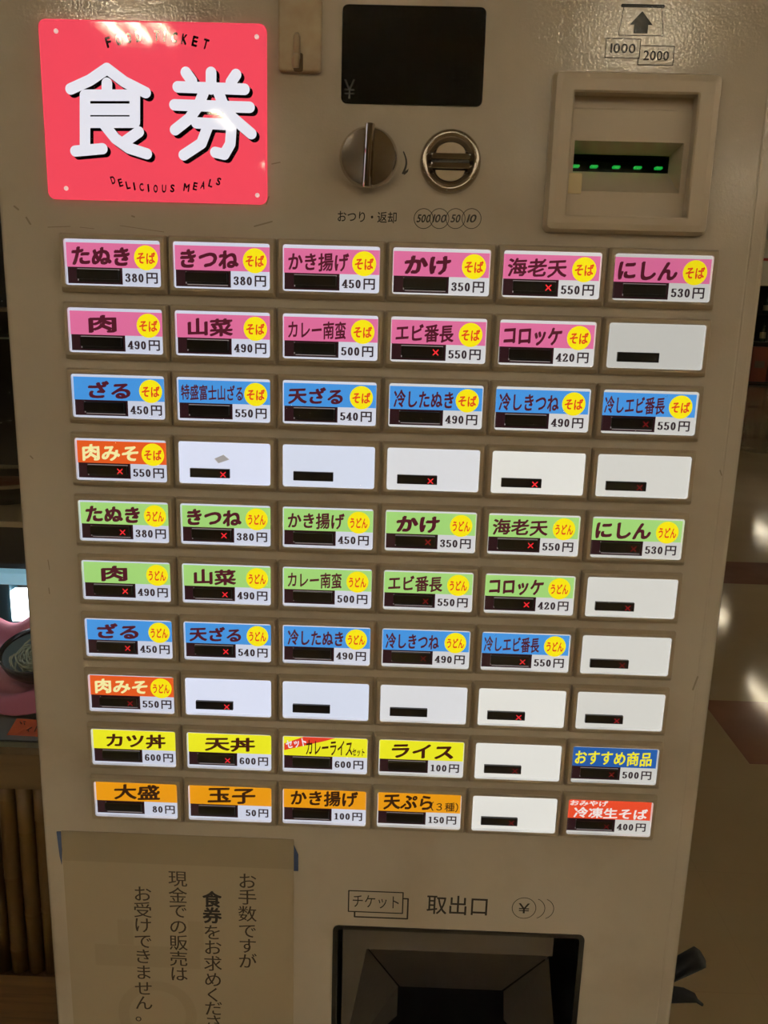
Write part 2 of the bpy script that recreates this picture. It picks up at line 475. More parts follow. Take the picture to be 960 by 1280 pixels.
# ---- display
b = MB(); b.rbox(-.0350, .0640, PY - .0012, PY, zz(.1122), zz(.1753), .0042, BLACKGLASS); disp = part(b, 'amount_display', 'unlit black glass display')
b = MB(); yy = PY - .0014
p = at(437, 112, PY); text(b, '¥', (p.x - .0038, p.x + .0038, p.z - .0062, p.z + .0062), yy, DIMSEG); part(b, 'yen_mark', None, disp, fix=False)
for yv, segs in ((80, ((566, 4), (574, 3), (580, 3), (587, 2))), (94, ((567, 3), (577, 4), (583, 3), (592, 1.2))), (107, ((566, 3), (573, 3), (579, 3)))):
    for xv, wd in segs:
        p = at(xv, yv, PY); b = MB(); b.frame(p.x - wd * .00022, p.x + wd * .00022, p.z - .0018, p.z + .0018, .0006, yy, mat('faint_display_print', (11, 11, 11), .12, spec=.45)); part(b, 'faint_figure', None, disp, fix=False)

# ---- change-return knob
KX, KZ = -.0143, zz(.0758); kr = .0205
b = MB()
b.lathe_y(KX, KZ, [(.0170, PY), (.0170, PY - .006), (kr, PY - .007), (kr, PY - .010), (.0188, PY - .0122)], CHROME, 56)
n = 56
for sgn in (-1, 1):                               # two facets falling away from the grip
    pts = [(KX, PY - .0132, KZ - .0188), (KX, PY - .0132, KZ + .0188)]
    arc = [(KX + sgn * .0188 * math.sin(t), PY - .0132 + .0012 * math.sin(t), KZ + .0188 * math.cos(t)) for t in (math.pi * k / 28 for k in range(29))]
    b.add(arc, [list(range(29))], CHROME)
knob = part(b, 'return_knob', 'round chrome change-return knob')
b = MB(); loops = []
for s2, wk in ((-1.02, .5), (-1.0, 1), (1.0, 1), (1.02, .5)):
    loops.append([(KX + .0008 * s2 + .0036 * wk * math.cos(t), PY - .0125 - .0085 * wk * math.sin(t) ** .7, KZ + s2 * kr) for t in (math.pi * k / 14 for k in range(15))])
b.loft(loops, CHROME, True, True, smooth=False)
part(b, 'knob_grip', None, knob)

# ---- coin slot
CX, CZ = .0435, zz(.0757)
b = MB()
b.lathe_y(CX, CZ, [(.0216, PY), (.0214, PY - .003), (.0204, PY - .0050), (.0188, PY - .0060), (.0174, PY - .0056), (.0162, PY - .0042), (.0152, PY - .0020), (.0136, PY - .0008)], STEEL, 64)
b.disc(CX, CZ, .0150, PY - .0006, mat('dark_steel', (70, 62, 54), .25, 1.0), 56)
coin = part(b, 'coin_slot', 'round steel coin slot with a level slit')
HALF = mat('satin_coin_window', (176, 162, 140), 0.4, 0.2)
for sgn, z in ((1, .0052), (-1, -.0056)):
    b = MB(); rad = .0104
    t0 = math.asin(.0005 / rad)
    arc = [(CX + rad * math.cos(t), CZ + z + sgn * (rad * .72) * math.sin(t)) for t in (t0 + (math.pi - 2 * t0) * k / 24 for k in range(25))]
    b.loft([[(x, PY - .0006, q) for x, q in arc], [(x, PY - .0026, q) for x, q in arc], [(CX + (x - CX) * .96, PY - .0030, CZ + z + (q - CZ - z) * .96) for x, q in arc]], HALF, False, True); part(b, 'coin_window', None, coin)
for sgn in (1, -1):
    b = MB(); zc = CZ + sgn * .0031
    b.rbox(CX - .0136, CX + .0136, PY - .0056, PY - .0006, zc - .0020, zc + .0020, .0009, CHROME, 3); part(b, 'slot_lip', None, coin)
b = MB(); b.rbox(CX - .0133, CX + .0133, PY - .0034, PY - .0006, CZ - .0011, CZ + .0011, .0006, DARKHOLE, 2); part(b, 'slit', None, coin)

# ---- printed legends on the front
b = MB(); y = PY - .00015
p = at(422, 278, PY); q = at(496, 265, PY)
text(b, 'おつり・返却', (p.x, q.x, p.z + .0004, q.z), y, INK, .012)
part(b, 'change_return_legend', 'printed words for change and return', fix=False)
b = MB(); a0, a1 = at(505, 190, PY), at(507, 217, PY)
arc = [(a0.x - .0003 + .0022 * math.sin(math.pi * k / 10), a0.z + (a1.z - a0.z) * k / 10) for k in range(11)]
for k in range(10): b.pen(arc[k:k + 2], .0005 + .0004 * k / 10, .0005, y, INK, 8)
b.poly([(a1.x - .0012, a1.z - .0012), (a1.x - .0012, a1.z + .001), (a1.x + .0022, a1.z + .0034), (a1.x + .0015, a1.z + .001)], y, INK)
part(b, 'turn_arrow', 'curved arrow beside the knob', fix=False)
b = MB()
for px, s in ((529.5, '500'), (549.2, '100'), (569.4, '50'), (589.4, '10')):
    c = at(px, 273.3, PY); b.ring(c.x, c.z, .0066, .0071, y, INK)
    wd = .0051 if len(s) == 3 else .0036
    text(b, s, (c.x - wd, c.x + wd, c.z - .0027, c.z + .0029), y, INK, .022, slant=.22)
part(b, 'coin_legend', 'four printed coin circles, 500 100 50 10', fix=False)
b = MB()
tl, tr, br_, bl = at(780, 8, PY), at(827, 9, PY), at(829, 45, PY), at(773, 44, PY)
b.frame(0, 0, 0, 0, .0005, y, INK, [(bl.x, bl.z), (br_.x, br_.z), (tr.x, tr.z), (tl.x, tl.z)])
b.pen([(tl.x - .001, tl.z + .0005), (tr.x + .001, tr.z + .0005)], .0011, .0011, y, INK)
c = at(803, 14, PY); hx, hz, sx, sz = .0078, .0085, .0048, .0138
b.poly([(c.x, c.z), (c.x - hx, c.z - hz), (c.x - sx, c.z - hz), (c.x - sx, c.z - sz), (c.x + sx, c.z - sz), (c.x + sx, c.z - hz), (c.x + hx, c.z - hz)], y, INK)
for (x0, y0, x1, y1), s in (((756, 49, 801, 72), '1000'), ((797, 58, 843, 81), '2000')):
    p, q = at(x0, y1, PY), at(x1, y0, PY)
    if s == '2000':
        pp = at(801.5, 58, PY)
        for A, B in (((pp.x, q.z), (q.x, q.z)), ((q.x, q.z), (q.x, p.z)), ((q.x, p.z), (p.x, p.z)), ((p.x, p.z), (p.x, p.z + .0045))): b.pen([A, B], .00027, .00027, y, INK, 8)
    else: b.frame(p.x, q.x, p.z, q.z, .00055, y, INK)
    text(b, s, (p.x + .0034, q.x - .0031, p.z + .003, q.z - .003), y, INK, .016)
part(b, 'note_legend', 'printed arrow with 1000 and 2000 note outlines', fix=False)
b = MB()
p, q = at(435.5, 1139, PY), at(504, 1115, PY); b.frame(p.x, q.x, p.z, q.z - .0006, .0011, y, INK); W_, Hh = q.x - p.x, q.z - p.z
text(b, 'チケット', (p.x + .0036, q.x - .0034, p.z + .0042, q.z - .0045), y, INK)
for A, B in (((p.x + .0055, p.z - .0006), (p.x + .0055, p.z - .0052)), ((p.x + .0055, p.z - .0052), (q.x + .0045, p.z - .0052)), ((q.x + .0045, p.z - .0052), (q.x + .0045, q.z - .0065)), ((q.x + .0045, q.z - .0065), (q.x, q.z - .0065))): b.pen([A, B], .0007, .0007, y, INK, 8)
part(b, 'ticket_legend', 'printed ticket outline above the tray', fix=False)
b = MB(); p, q = at(533, 1142, PY), at(610, 1121, PY); text(b, '取出口', (p.x, q.x, p.z, q.z), y, INK, .008); part(b, 'tray_legend', 'printed characters for outlet above the tray', fix=False)
b = MB(); c = at(655, 1135, PY); r = .0106
b.ring(c.x, c.z, r - .0006, r, y, INK); text(b, '¥', (c.x - .0049, c.x + .0049, c.z - .0052, c.z + .0048), y, INK, .004)
for dx in (.0078, .0155): b.ring(c.x + dx, c.z, r - .0006, r, y, INK, 24, -1.19, 1.19)
part(b, 'change_legend', 'printed yen coins above the tray', fix=False)

# ---- note acceptor
FY = -.0045
o = at(691, 91, FY); o2 = at(899, 97, FY); o3 = at(681, 287, FY); o4 = at(880, 292, FY)
bx0, bx1, bz0, bz1 = .1137, .2255, zz(.0318), zz(.1338)
ix0, ix1, iz0, iz1 = BILL
b = MB()
L0 = rrect(bx0 - .002, bx1 + .002, bz0 - .002, bz1 + .002, .004); L1 = rrect(bx0, bx1, bz0, bz1, .003); L1b = rrect(bx0 + .004, bx1 - .004, bz0 + .004, bz1 - .004, .002)
L2 = rrect(ix0 - .0012, ix1 + .0012, iz0 - .0012, iz1 + .0012, .0012); L3 = rrect(ix0, ix1, iz0, iz1, .0008)
mk = lambda L, yv: [(x, yv, z) for x, z in L]
b.loft([mk(L0, PY), mk(L0, PY - .004), mk(L1, FY + .001), mk(L1b, FY), mk(L2, FY), mk(L3, FY + .0012), mk(L3, PY + .004)], PLASTIC)
bill = part(b, 'note_acceptor', 'square beige plastic note acceptor')
IY = PY - .0005
mx0, mx1, mz0, mz1 = .1305, .2070, zz(.0585), zz(.0920)
b = MB()
s0 = zz(.1135)
b.add([(x, IY, z) for x, z in ((ix0, iz0), (ix1, iz0), (ix1, mz0), (ix0, mz0))], [(0, 1, 2, 3)], PLASTIC)
b.add([(x, IY, z) for x, z in ((ix0, mz0), (mx0, mz0), (mx0, mz1), (ix0, mz1))], [(0, 1, 2, 3)], PLASTIC)
b.add([(x, IY, z) for x, z in ((mx1, mz0), (ix1, mz0), (ix1, mz1), (mx1, mz1))], [(0, 1, 2, 3)], PLASTIC)
b.add([(x, IY, z) for x, z in ((ix0, mz1), (ix1, mz1), (ix1, s0 - .001), (ix0, s0 - .001))], [(0, 1, 2, 3)], PLASTIC)
b.add([(ix0, IY, s0 - .001), (ix1, IY, s0 - .001), (ix1, IY + .001, s0), (ix0, IY + .001, s0)], [(0, 1, 2, 3)], PLASTIC)
b.add([(ix0, IY + .001, s0), (ix1, IY + .001, s0), (ix1, IY + .0035, s0), (ix0, IY + .0035, s0)], [(0, 1, 2, 3)], PLASTIC)
b.add([(ix0, IY + .0025, s0), (ix1, IY + .0025, s0), (ix1, IY + .0025, iz1), (ix0, IY + .0025, iz1)], [(0, 1, 2, 3)], PLASTIC)
part(b, 'acceptor_plate', None, bill, fix=False)
DY = .030
k0, k1, q0, q1 = mx0, .2045, zz(.0752), zz(.0872)
b = MB()
front = [(mx0, IY, mz0), (mx1, IY, mz0), (mx1, IY, mz1), (mx0, IY, mz1)]; back = [(k0, DY, q0), (k1, DY, q0), (k1, DY, q1), (k0, DY, q1)]
b.loft([front, back], PLASTIC); part(b, 'note_mouth', None, bill)
b = MB(); b.loft([back, [(x, DY + .03, z) for x, _, z in back]], DARKHOLE, False, True); part(b, 'dark_slot', None, bill)
for px in (720, 743, 771, 798, 824, 843):
    c = at(px, 208, DY - .001); b = MB(); z = q0 + .0037
    b.rbox(c.x - .0026, c.x + .0026, DY - .0015, DY + .003, z - .0009, z + .0009, .0006, LED, 3); part(b, 'green_led', 'small lit green lamp in the note slot', bill)
CORNERGLOW = mat('corner_glow_tint', (222, 204, 160), 0.2)  # pale colour stands for the glow in the mouth's lower corner
b = MB(); b.rbox(mx0 - .003, mx0 + .007, IY - .0008, IY, mz0 - .002, mz0 + .012, .001, CORNERGLOW, 3); part(b, 'corner_glow_block', 'pale corner block of the note mouth coloured to look lit', bill)

# ---- ticket and change tray
b = MB(); t0, t1, u0, u1 = TRY
A0 = rrect(t0 - .0015, t1 + .0015, u0 - .0015, u1 + .0015, .005); A1 = rrect(t0 + .003, t1 - .003, u0 + .003, u1 - .002, .003); A2 = rrect(t0 + .003, t1 - .003, u0 + .003, u1 - .002, .003)
b.loft([mk(A0, PY), mk(A0, PY - .001), mk(A1, PY - .001), mk(A1, .135)], BLACK, False, True)
tray = part(b, 'ticket_tray', 'black recessed ticket and change tray')
FYT, BYT = .022, .085
tp = lambda x, y_, Y: tuple(at(x, y_, Y))
lx, rx_ = at(428, 1200, FYT).x, at(690, 1200, FYT).x
zt0 = at(560, 1190, FYT).z
b = MB(); b.add([(lx, FYT, u1 - .001), (rx_, FYT, u1 - .001), (rx_, FYT, zt0), (lx, FYT, zt0)], [(0, 1, 2, 3)], TRAYM); part(b, 'chute_top', None, tray)
d0, d1 = at(500, 1233, BYT), at(627, 1238, BYT)
f0, f1 = at(461, 1189, FYT), at(686, 1194, FYT)
b = MB(); b.add([(f0.x, FYT, zt0), (f1.x, FYT, zt0), (d1.x, BYT, d1.z), (d0.x, BYT, d0.z)], [(0, 1, 2, 3)], TRAYM); part(b, 'chute_slope', None, tray)
b = MB(); b.add([(lx, FYT, zt0 + .012), (f0.x - .002, FYT + .001, zt0), (d0.x - .002, BYT, d0.z), (d0.x - .002, BYT, u0 + .01), (lx, FYT, u0 + .01)], [(0, 1, 2, 3, 4)], TRAYM); part(b, 'chute_side', None, tray)
e1 = at(697, 1280, FYT)
b = MB(); b.add([(f1.x, FYT, zt0 - .002), (d1.x + .002, BYT, d1.z - .001), (d1.x + .004, BYT, u0 + .01), (e1.x + .004, FYT, u0 + .01)], [(0, 1, 2, 3)], TRAYM); part(b, 'chute_side', None, tray)

# ------------------------------------------------------------------ menu buttons
PITCH, RP = 0.08, 0.04867386
HW, HH = 0.0352, 0.0163
CY = .0042                                   # depth of the printed card behind the bezel front


def mesh_bezel():
    b = MB(); ox, zt, zb = .03945, HH + .0042, -HH - .0050
    loops = [mk(rrect(-ox, ox, zb, zt, .0012, 3), PY), mk(rrect(-ox, ox, zb, zt, .0012, 3), .0036),
             mk(rrect(-ox + .0014, ox - .0014, zb + .0030, zt - .0012, .0012, 3), 0.0002), mk(rrect(-ox + .0018, ox - .0018, zb + .0036, zt - .0016, .0012, 3), 0),
             mk(rrect(-HW - .0004, HW + .0004, -HH - .0004, HH + .0004, .0021, 3), 0), mk(rrect(-HW, HW, -HH, HH, .0018, 3), .0005)]
    b.loft(loops, BEZEL)
    return b


def mesh_housing(m):
    b = MB(); L = rrect(-HW, HW, -HH, HH, .0018, 3)
    b.loft([mk(L, .0005), mk(L, CY + .0006)], m); return b


def mesh_lens():
    b = MB(); L = rrect(-HW + .0003, HW - .0003, -HH + .0003, HH - .0003, .0016, 3); Li = rrect(-HW + .0012, HW - .0012, -HH + .0012, HH - .0012, .0012, 3)
    b.loft([mk(L, .0014), mk(Li, .0005)], CLEAR, False, True); return b


def done(b, name, fix=True):
    me = b.data(name)
    if fix:
        bm = bmesh.new(); bm.from_mesh(me); bmesh.ops.remove_doubles(bm, verts=bm.verts, dist=1e-7); bmesh.ops.recalc_face_normals(bm, faces=bm.faces); bm.to_mesh(me); bm.free()
    return me


BEZ = done(mesh_bezel(), 'menu_button'); LENS = done(mesh_lens(), 'clear_cover', False)
HOUSE = {}
U = lambda u: -HW + u * 2 * HW
V = lambda v: HH - v * 2 * HH

C_ = dict(pink=(226, 112, 158), blue=(72, 152, 226), orange=(232, 92, 34), green=(166, 217, 122), yellow=(240, 236, 36), amber=(236, 156, 20), navy=(36, 92, 168), red=(236, 78, 44))
MAROON = (82, 24, 38); DARKTXT = (66, 22, 14); BLK = (52, 26, 12)


def build_card(spec, st, tint):
    b = MB(); y = CY
    white = printm('white%d' % tint[2], tint, st)
    col = printm(spec['c'], C_[spec['c']], st)
    b.poly(rrect(-HW, HW, -HH, HH, .0015, 3), y, white)
    top = .07 if spec['r'] < 9 else .055
    b.rect(U(.004), U(.997), V(.60), V(top), y - .00008, col)
    b.rect(U(.010), U(.585), V(.962), V(.60), y - .00008, printm('maroon_black', (44, 20, 24), st))
    b.rect(U(.120), U(.565), V(.925), V(.635), y - .00014, BLACK)                 # window cut in the card
    edge = printm('edge_glint', (150, 140, 138), st)  # pale lines paint the reflections along the cut window's edges
    b.rect(U(.112), U(.122), V(.90), V(.635), y - .0002, edge); 
    if (spec['r'] * 7 + spec['k'] * 3) % 5 < 3: b.rect(U(.112), U(.555), V(.655), V(.632), y - .0002, edge)
    else: b.rect(U(.13), U(.555), V(.925), V(.908), y - .0002, edge)
    ink = printm('ink_%d_%d_%d' % tuple(spec['t']), spec['t'], st)
    for s, (ua, ub, va, vb), off in spec['text']:
        text(b, s, (U(ua), U(ub), V(vb), V(va)), y - .00025, ink, off, rise=.07)
    if spec.get('badge'):
        b.disc(U(.838), V(.365), .0088, y - .00016, printm('badge', (253, 234, 20), st), 28)
        w2 = .062 if spec['badge'] == 'そば' else .092
        text(b, spec['badge'], (U(.838 - .096), U(.838 + .098), V(.365 + .135), V(.365 - .125)), y - .00032, printm('badge_red', (226, 70, 32), st), .034, rise=.04)
    if spec.get('banner'):
        rd = printm('banner_red', (228, 62, 40), st)
        b.poly([(U(.012), V(.46)), (U(.012), V(.27)), (U(.24), V(.07)), (U(.62), V(.07)), (U(.50), V(.16))], y - .00016, rd)
        text(b, 'セット', (U(.03), U(.275), V(.375), V(.135)), y - .0003, printm('banner_white', (240, 230, 235), st), .04, rise=0, rot=math.radians(11))
    pr = printm('price_ink', (50, 36, 40), st)
    xr = U(.82); price(b, spec['p'], xr, V(.900), .0060, y - .00025, pr)
    text(b, '円', (U(.835), U(.955), V(.925), V(.685)), y - .00025, pr, .024)
    return b


def T(s, u0=None, u1=None, v0=.15, v1=.56, off=.036):
    return (s, (u0, u1, v0, v1), off)


def soba(s, p, c, u0, u1, badge='そば', t=MAROON, off=.036, v0=.15, v1=.56):
    return dict(text=[(s, (u0, u1, v0, v1), off)], p=p, c=c, t=t, badge=badge)


N_ = None
SOBA = [('たぬき', '380', .06, .67, .05), ('きつね', '380', .06, .67, .05), ('かき揚げ', '450', .05, .68, .03), ('かけ', '350', .12, .60, .055), ('海老天', '550', .05, .66, .03), ('にしん', '530', .05, .66, .05),
        ('肉', '490', .20, .50, .045), ('山菜', '490', .12, .60, .04), ('カレー南蛮', '500', .05, .66, .025), ('エビ番長', '550', .05, .66, .03), ('コロッケ', '420', .05, .66, .045)]


def bowls(badge, col): return [soba(s, p, col, a, c, badge, off=o) for s, p, a, c, o in SOBA]


S1, S2 = bowls('そば', 'pink'), bowls('うどん', 'green')
CREAM = (250, 240, 170)
ROWS = [
    S1[:6],
    S1[6:] + [N_],
    [soba('ざる', '450', 'blue', .16, .62, off=.045), soba('特盛富士山ざる', '550', 'blue', .03, .70, off=.022, v0=.16, v1=.54), soba('天ざる', '540', 'blue', .05, .64, off=.04), soba('冷したぬき', '490', 'blue', .05, .69, off=.028),
     soba('冷しきつね', '490', 'blue', .04, .68, off=.028), soba('冷しエビ番長', '550', 'blue', .03, .67, off=.024)],
    [soba('肉みそ', '550', 'orange', .06, .68, t=CREAM, off=.04)] + [N_] * 5,
    S2[:6],
    S2[6:] + [N_],
    [soba('ざる', '450', 'blue', .12, .60, 'うどん', off=.045), soba('天ざる', '540', 'blue', .05, .65, 'うどん', off=.04), soba('冷したぬき', '490', 'blue', .05, .69, 'うどん', off=.028),
     soba('冷しきつね', '490', 'blue', .04, .65, 'うどん', off=.028), soba('冷しエビ番長', '550', 'blue', .03, .66, 'うどん', off=.024), N_],
    [soba('肉みそ', '550', 'orange', .06, .68, 'うどん', t=CREAM, off=.04)] + [N_] * 5,
    [soba('カツ丼', '600', 'yellow', .16, .87, None, DARKTXT), soba('天丼', '600', 'yellow', .20, .80, None, DARKTXT),
     dict(text=[('カレーライス', (.27, .82, .14, .56), .024), ('セット', (.82, .965, .34, .56), .03)], p='600', c='yellow', t=DARKTXT, banner=1),
     soba('ライス', '100', 'yellow', .15, .88, None, DARKTXT, .04), N_, soba('おすすめ商品', '500', 'navy', .04, .94, None, (246, 232, 40), .028)],
    [soba('大盛', '80', 'amber', .22, .78, None, BLK, .034, .10, .56), soba('玉子', '50', 'amber', .22, .80, None, BLK, .034, .10, .56), soba('かき揚げ', '100', 'amber', .09, .90, None, BLK, .034, .08, .54),
     dict(text=[('天ぷら', (.07, .66, .11, .56), .036), ('（３種）', (.64, .97, .28, .56), .012)], p='150', c='amber', t=BLK), N_,
     dict(text=[('おみやげ', (.03, .48, .075, .235), .03), ('冷凍生そば', (.08, .96, .27, .58), .03)], p='400', c='red', t=(246, 232, 226))],
]
# how bright the red sold-out cross burns on each button (0 = off)
CROSS = ['000010', '000600', '000002', '880892', '880382', '880283', '680162', '380083', '080022', '000021']
CROSS = [[{'0': 0, '1': .1, '2': .14, '3': .26, '6': .7, '8': .9, '9': 1.0}[c] for c in r] for r in CROSS]
CROSS[0][4] = 1.0; CROSS[1][3] = 1.0
TINT = [(206, 210, 226), (212, 216, 232), (214, 216, 228), (214, 213, 214), (216, 214, 212), (208, 206, 200)]
BLANKT = [(216, 221, 240), (222, 227, 246), (216, 222, 238), (220, 220, 222), (228, 226, 218), (214, 212, 204)]
COLN = {'pink': 'pink', 'blue': 'blue', 'orange': 'orange', 'green': 'pale green', 'yellow': 'yellow', 'amber': 'amber', 'navy': 'dark blue', 'red': 'red'}
DISPM = {}


def display_mesh(strength):
    if strength in DISPM: return DISPM[strength]
    b = MB(); b.rbox(U(.112), U(.550), .0018, CY - .0002, V(.862), V(.645), .0004, BLACK, 2)
    if strength:
        m = led_x(strength); cx, cz, e, y = U(.477), V(.775), .0018, .0017
        for sx in (-1, 1): b.pen([(cx - e * sx, cz - e), (cx + e * sx, cz + e)], .00042, .00042, y, m, 8)
    DISPM[strength] = b.data('display_window'); return DISPM[strength]


def child(name, me, parent, label=None):
    o = link(name, me, parent)
    if label: o['label'] = label
    return o


for r, row in enumerate(ROWS):
    for c, spec in enumerate(row):
        loc = Vector(((c - 2.5) * PITCH, 0, Z0 - r * RP))
        btn = link('menu_button', BEZ, machine); btn.location = loc - machine.location
        st = .74 if (r, c) == (1, 5) else .80 if (r, c) == (0, 5) else .92
        hk = (int(c > 2), st)
        if hk not in HOUSE: HOUSE[hk] = done(mesh_housing(mat('light_housing_%d_%g' % hk, (210, 210, 212), .35, emit=(214, 214, 226) if c < 3 else (214, 212, 206), strength=st * .48)), 'light_housing', False)
        child('light_housing', HOUSE[hk], btn)
        if spec:
            spec = dict(spec); spec['r'] = r; spec['k'] = c
            child('menu_card', build_card(spec, st, TINT[c]).data('menu_card'), btn, '%s menu card priced %s yen' % (COLN[spec['c']], spec['p']))
            btn['label'] = 'lit menu button with a %s card priced %s yen' % (COLN[spec['c']], spec['p'])
        else:
            b = MB(); b.poly(rrect(-HW, HW, -HH, HH, .0015, 3), CY, printm('blank%d' % c, BLANKT[c], st if st < .9 else .95))
            child('light_panel', b.data('light_panel'), btn, 'blank white lit panel')
            btn['label'] = 'blank white lit menu button'
            if (r, c) == (3, 1):
                b = MB(); z = lambda px, py: ((px - 110) / 770, (py - 80) / 375)
                pts = [z(403, 232), z(480, 195), z(528, 237), z(437, 272)]
                b.add([(U(u), CY - d, V(v)) for d in (.0012, .0002) for u, v in pts], [(0, 1, 2, 3), (0, 4, 5, 1), (1, 5, 6, 2), (2, 6, 7, 3), (3, 7, 4, 0)], mat('grey_sticker', (168, 164, 160), .6, emit=(150, 146, 142), strength=.8))
                child('sticker_scrap', b.data('sticker_scrap'), btn, 'small grey scrap of sticker')
        child('display_window', display_mesh(CROSS[r][c]), btn)
        child('clear_cover', LENS, btn)

# ------------------------------------------------------------------ adhesive hook stuck on the front
hook = thing('adhesive_hook', 'cream plastic adhesive hook stuck between the red sign and the display', 'hook', (-.0636, PY, zz(.131)))


def local(o, root): o.location = -root.location; return o


hx0, hx1, hz0, hz1 = -.0788, -.0487, zz(.1312), zz(.1785)
b = MB(); b.rbox(hx0, hx1, PY - .005, PY, hz0, hz1, .0028, HOOKM, 4); local(b.build('hook_plate', hook), hook)
b = MB(); c = at(371, 42, PY - .007); e = at(374, 84, PY - .006)
n = 16
pth = [(c.x, PY - .0045, c.z)] + [(c.x, PY - .0065, c.z - .002)] + [(c.x, PY - .0068, c.z - .008), (c.x, PY - .0072, c.z - .015)] + \
      [(c.x + .0005 * k / 5, PY - .0072 - .009 * math.sin(k / 5 * 1.9), c.z - .015 - .0065 * (1 - math.cos(k / 5 * 1.9))) for k in range(1, 6)]
b.tube(pth, [.0018, .0023, .0024, .0025, .0026, .0027, .0027, .0026, .0023], HOOKM, 14); local(b.build('hook_arm', hook), hook)
b = MB(); p, q = at(366.5, 89, PY - .005), at(379, 66, PY - .005)  # dark patch colours in the recess shade under the hook arm
b.rbox(p.x, q.x, PY - .0052, PY - .004, p.z, q.z, .0015, mat('hook_recess_shade', (92, 70, 44), .7), 3); local(b.build('recess_shade_patch', hook), hook)

# ------------------------------------------------------------------ paper notice taped below the buttons
notice = thing('paper_notice', 'cream paper notice with vertical Japanese writing taped below the buttons', 'notice', (-.168, PY, zz(-.70)))
px0, px1, pz1, pz0 = at(77.5, 1050, PY).x, at(367.5, 1060, PY).x, zz(-.4738), zz(-.735)
NY = PY - .0012
b = MB(); b.box(px0, px1, NY, PY - .0007, pz0, pz1, PAPER)
sheet = local(b.build('paper_sheet', notice), notice)


def sub(b, name, par, root, label=None):
    o = b.build(name, par, False); o.location = -root.location - (par.location if par != root else Vector())
    if label: o['label'] = label
    return o


b = MB(); zt = at(200, 1080, NY).z
b.box(px0 + .0005, px1 - .0002, NY - .0003, NY, zt, pz1 + .0012, CLEARTAPE); o = local(b.build('clear_tape', notice), notice)
for pts in ([(71, 1039), (78, 1039), (77.5, 1080), (75, 1070)], [(365, 1055), (367, 1055), (373, 1068), (373, 1088), (365, 1088)]):
    b = MB(); q = [at(*p, PY) for p in pts]
    b.add([(v.x, PY - .0009, v.z) for v in q] + [(v.x, PY - .0002, v.z) for v in q], [list(range(len(q)))] + [(i, (i + 1) % len(q), len(q) + (i + 1) % len(q), len(q) + i) for i in range(len(q))], BLUETAPE)
    o = local(b.build('blue_tape', notice), notice); o['label'] = 'strip of blue tape at the notice corner'
b = MB(); GY = NY - .0001
for x0, y0, x1, y1 in ((148, 1150, 166, 1180), (120, 1185, 250, 1206), (236, 1152, 254, 1186)):
    p, q = at(x0, y1, NY), at(x1, y0, NY); b.rect(p.x, q.x, p.z, q.z, GY, PAPERGHOST)
p = at(197, 1268, NY); b.ring(p.x, p.z, .026, .036, GY, PAPERGHOST, 40)
sub(b, 'show_through', sheet, notice)
b = MB(); WY = NY - .0002
COLS = [(309, 'お手数ですが', (1101, 1121, 1142, 1163, 1182, 1201), 0, 0), (265, '食券をお求めください', (1124, 1144, 1165, 1184, 1204, 1224, 1243, 1260, 1277, 1295), 2, -3),
        (222, '現金での販売は', (1098, 1119, 1138, 1158, 1178, 1198, 1217), 0, 1), (178, 'お受けできません。', (1117, 1137, 1156, 1176, 1195, 1215, 1235, 1253, 1268), 0, 4)]
HALFM = .0088
for x, s, ys, nb, drift in COLS:
    p0 = at(x, ys[0], NY)
    for i, (ch, yv) in enumerate(zip(s, ys)):
        p = at(x, yv, NY); off = .03 if i < nb else .002
        xx = at(x + 2.0 * i / 8 * (1 if x < 280 else .3), yv, NY).x
        vs, fs = glyph(ch, 0.0)
        for q, (ex, ey) in enumerate([(0, 0)] + ([(off * math.cos(1.05 * t), off * math.sin(1.05 * t)) for t in range(6)] if i < nb else [(.012, 0)])):
            b.add([(xx + (vx + ex - .5) * .0172, WY - q * 4e-6, p.z + (vy + ey - .38) * .0170) for vx, vy in vs], fs, INKBROWN if i >= nb else INK)
sub(b, 'handout_writing', sheet, notice).name = 'notice_writing'

# ------------------------------------------------------------------ counter with bamboo front, left of the machine
KY = .46
cb0, cb1 = at(20, 940, KY).z, at(20, 986, KY).z
bm0 = at(30, 1221, KY).z
CXR = -.30
WOODD = mat('dark_counter_wood', (84, 58, 34), 0.55); noise_colour(WOODD, (74, 50, 28), (96, 68, 40), 6, stretch=(1, 1, 14))
FASCIA = mat('counter_fascia', (114, 92, 62), 0.5); noise_colour(FASCIA, (106, 86, 58), (120, 98, 66), 5, stretch=(1, 8, 8))
BAMBOO = mat('dried_bamboo', (150, 112, 60), 0.45); noise_colour(BAMBOO, (84, 60, 30), (116, 88, 48), 12, 0.35, .65, stretch=(1, 1, .3))
NODE = mat('bamboo_node', (92, 64, 32), 0.5)
counter = thing('serving_counter', 'brown serving counter faced with bamboo poles left of the machine', 'counter', (-.95, KY + .2, 0))
CXL = -1.6


def lpart(b, name, root, fix=True, label=None):
    o = b.build(name, root, fix); o.location = -root.location
    if label: o['label'] = label
    return o


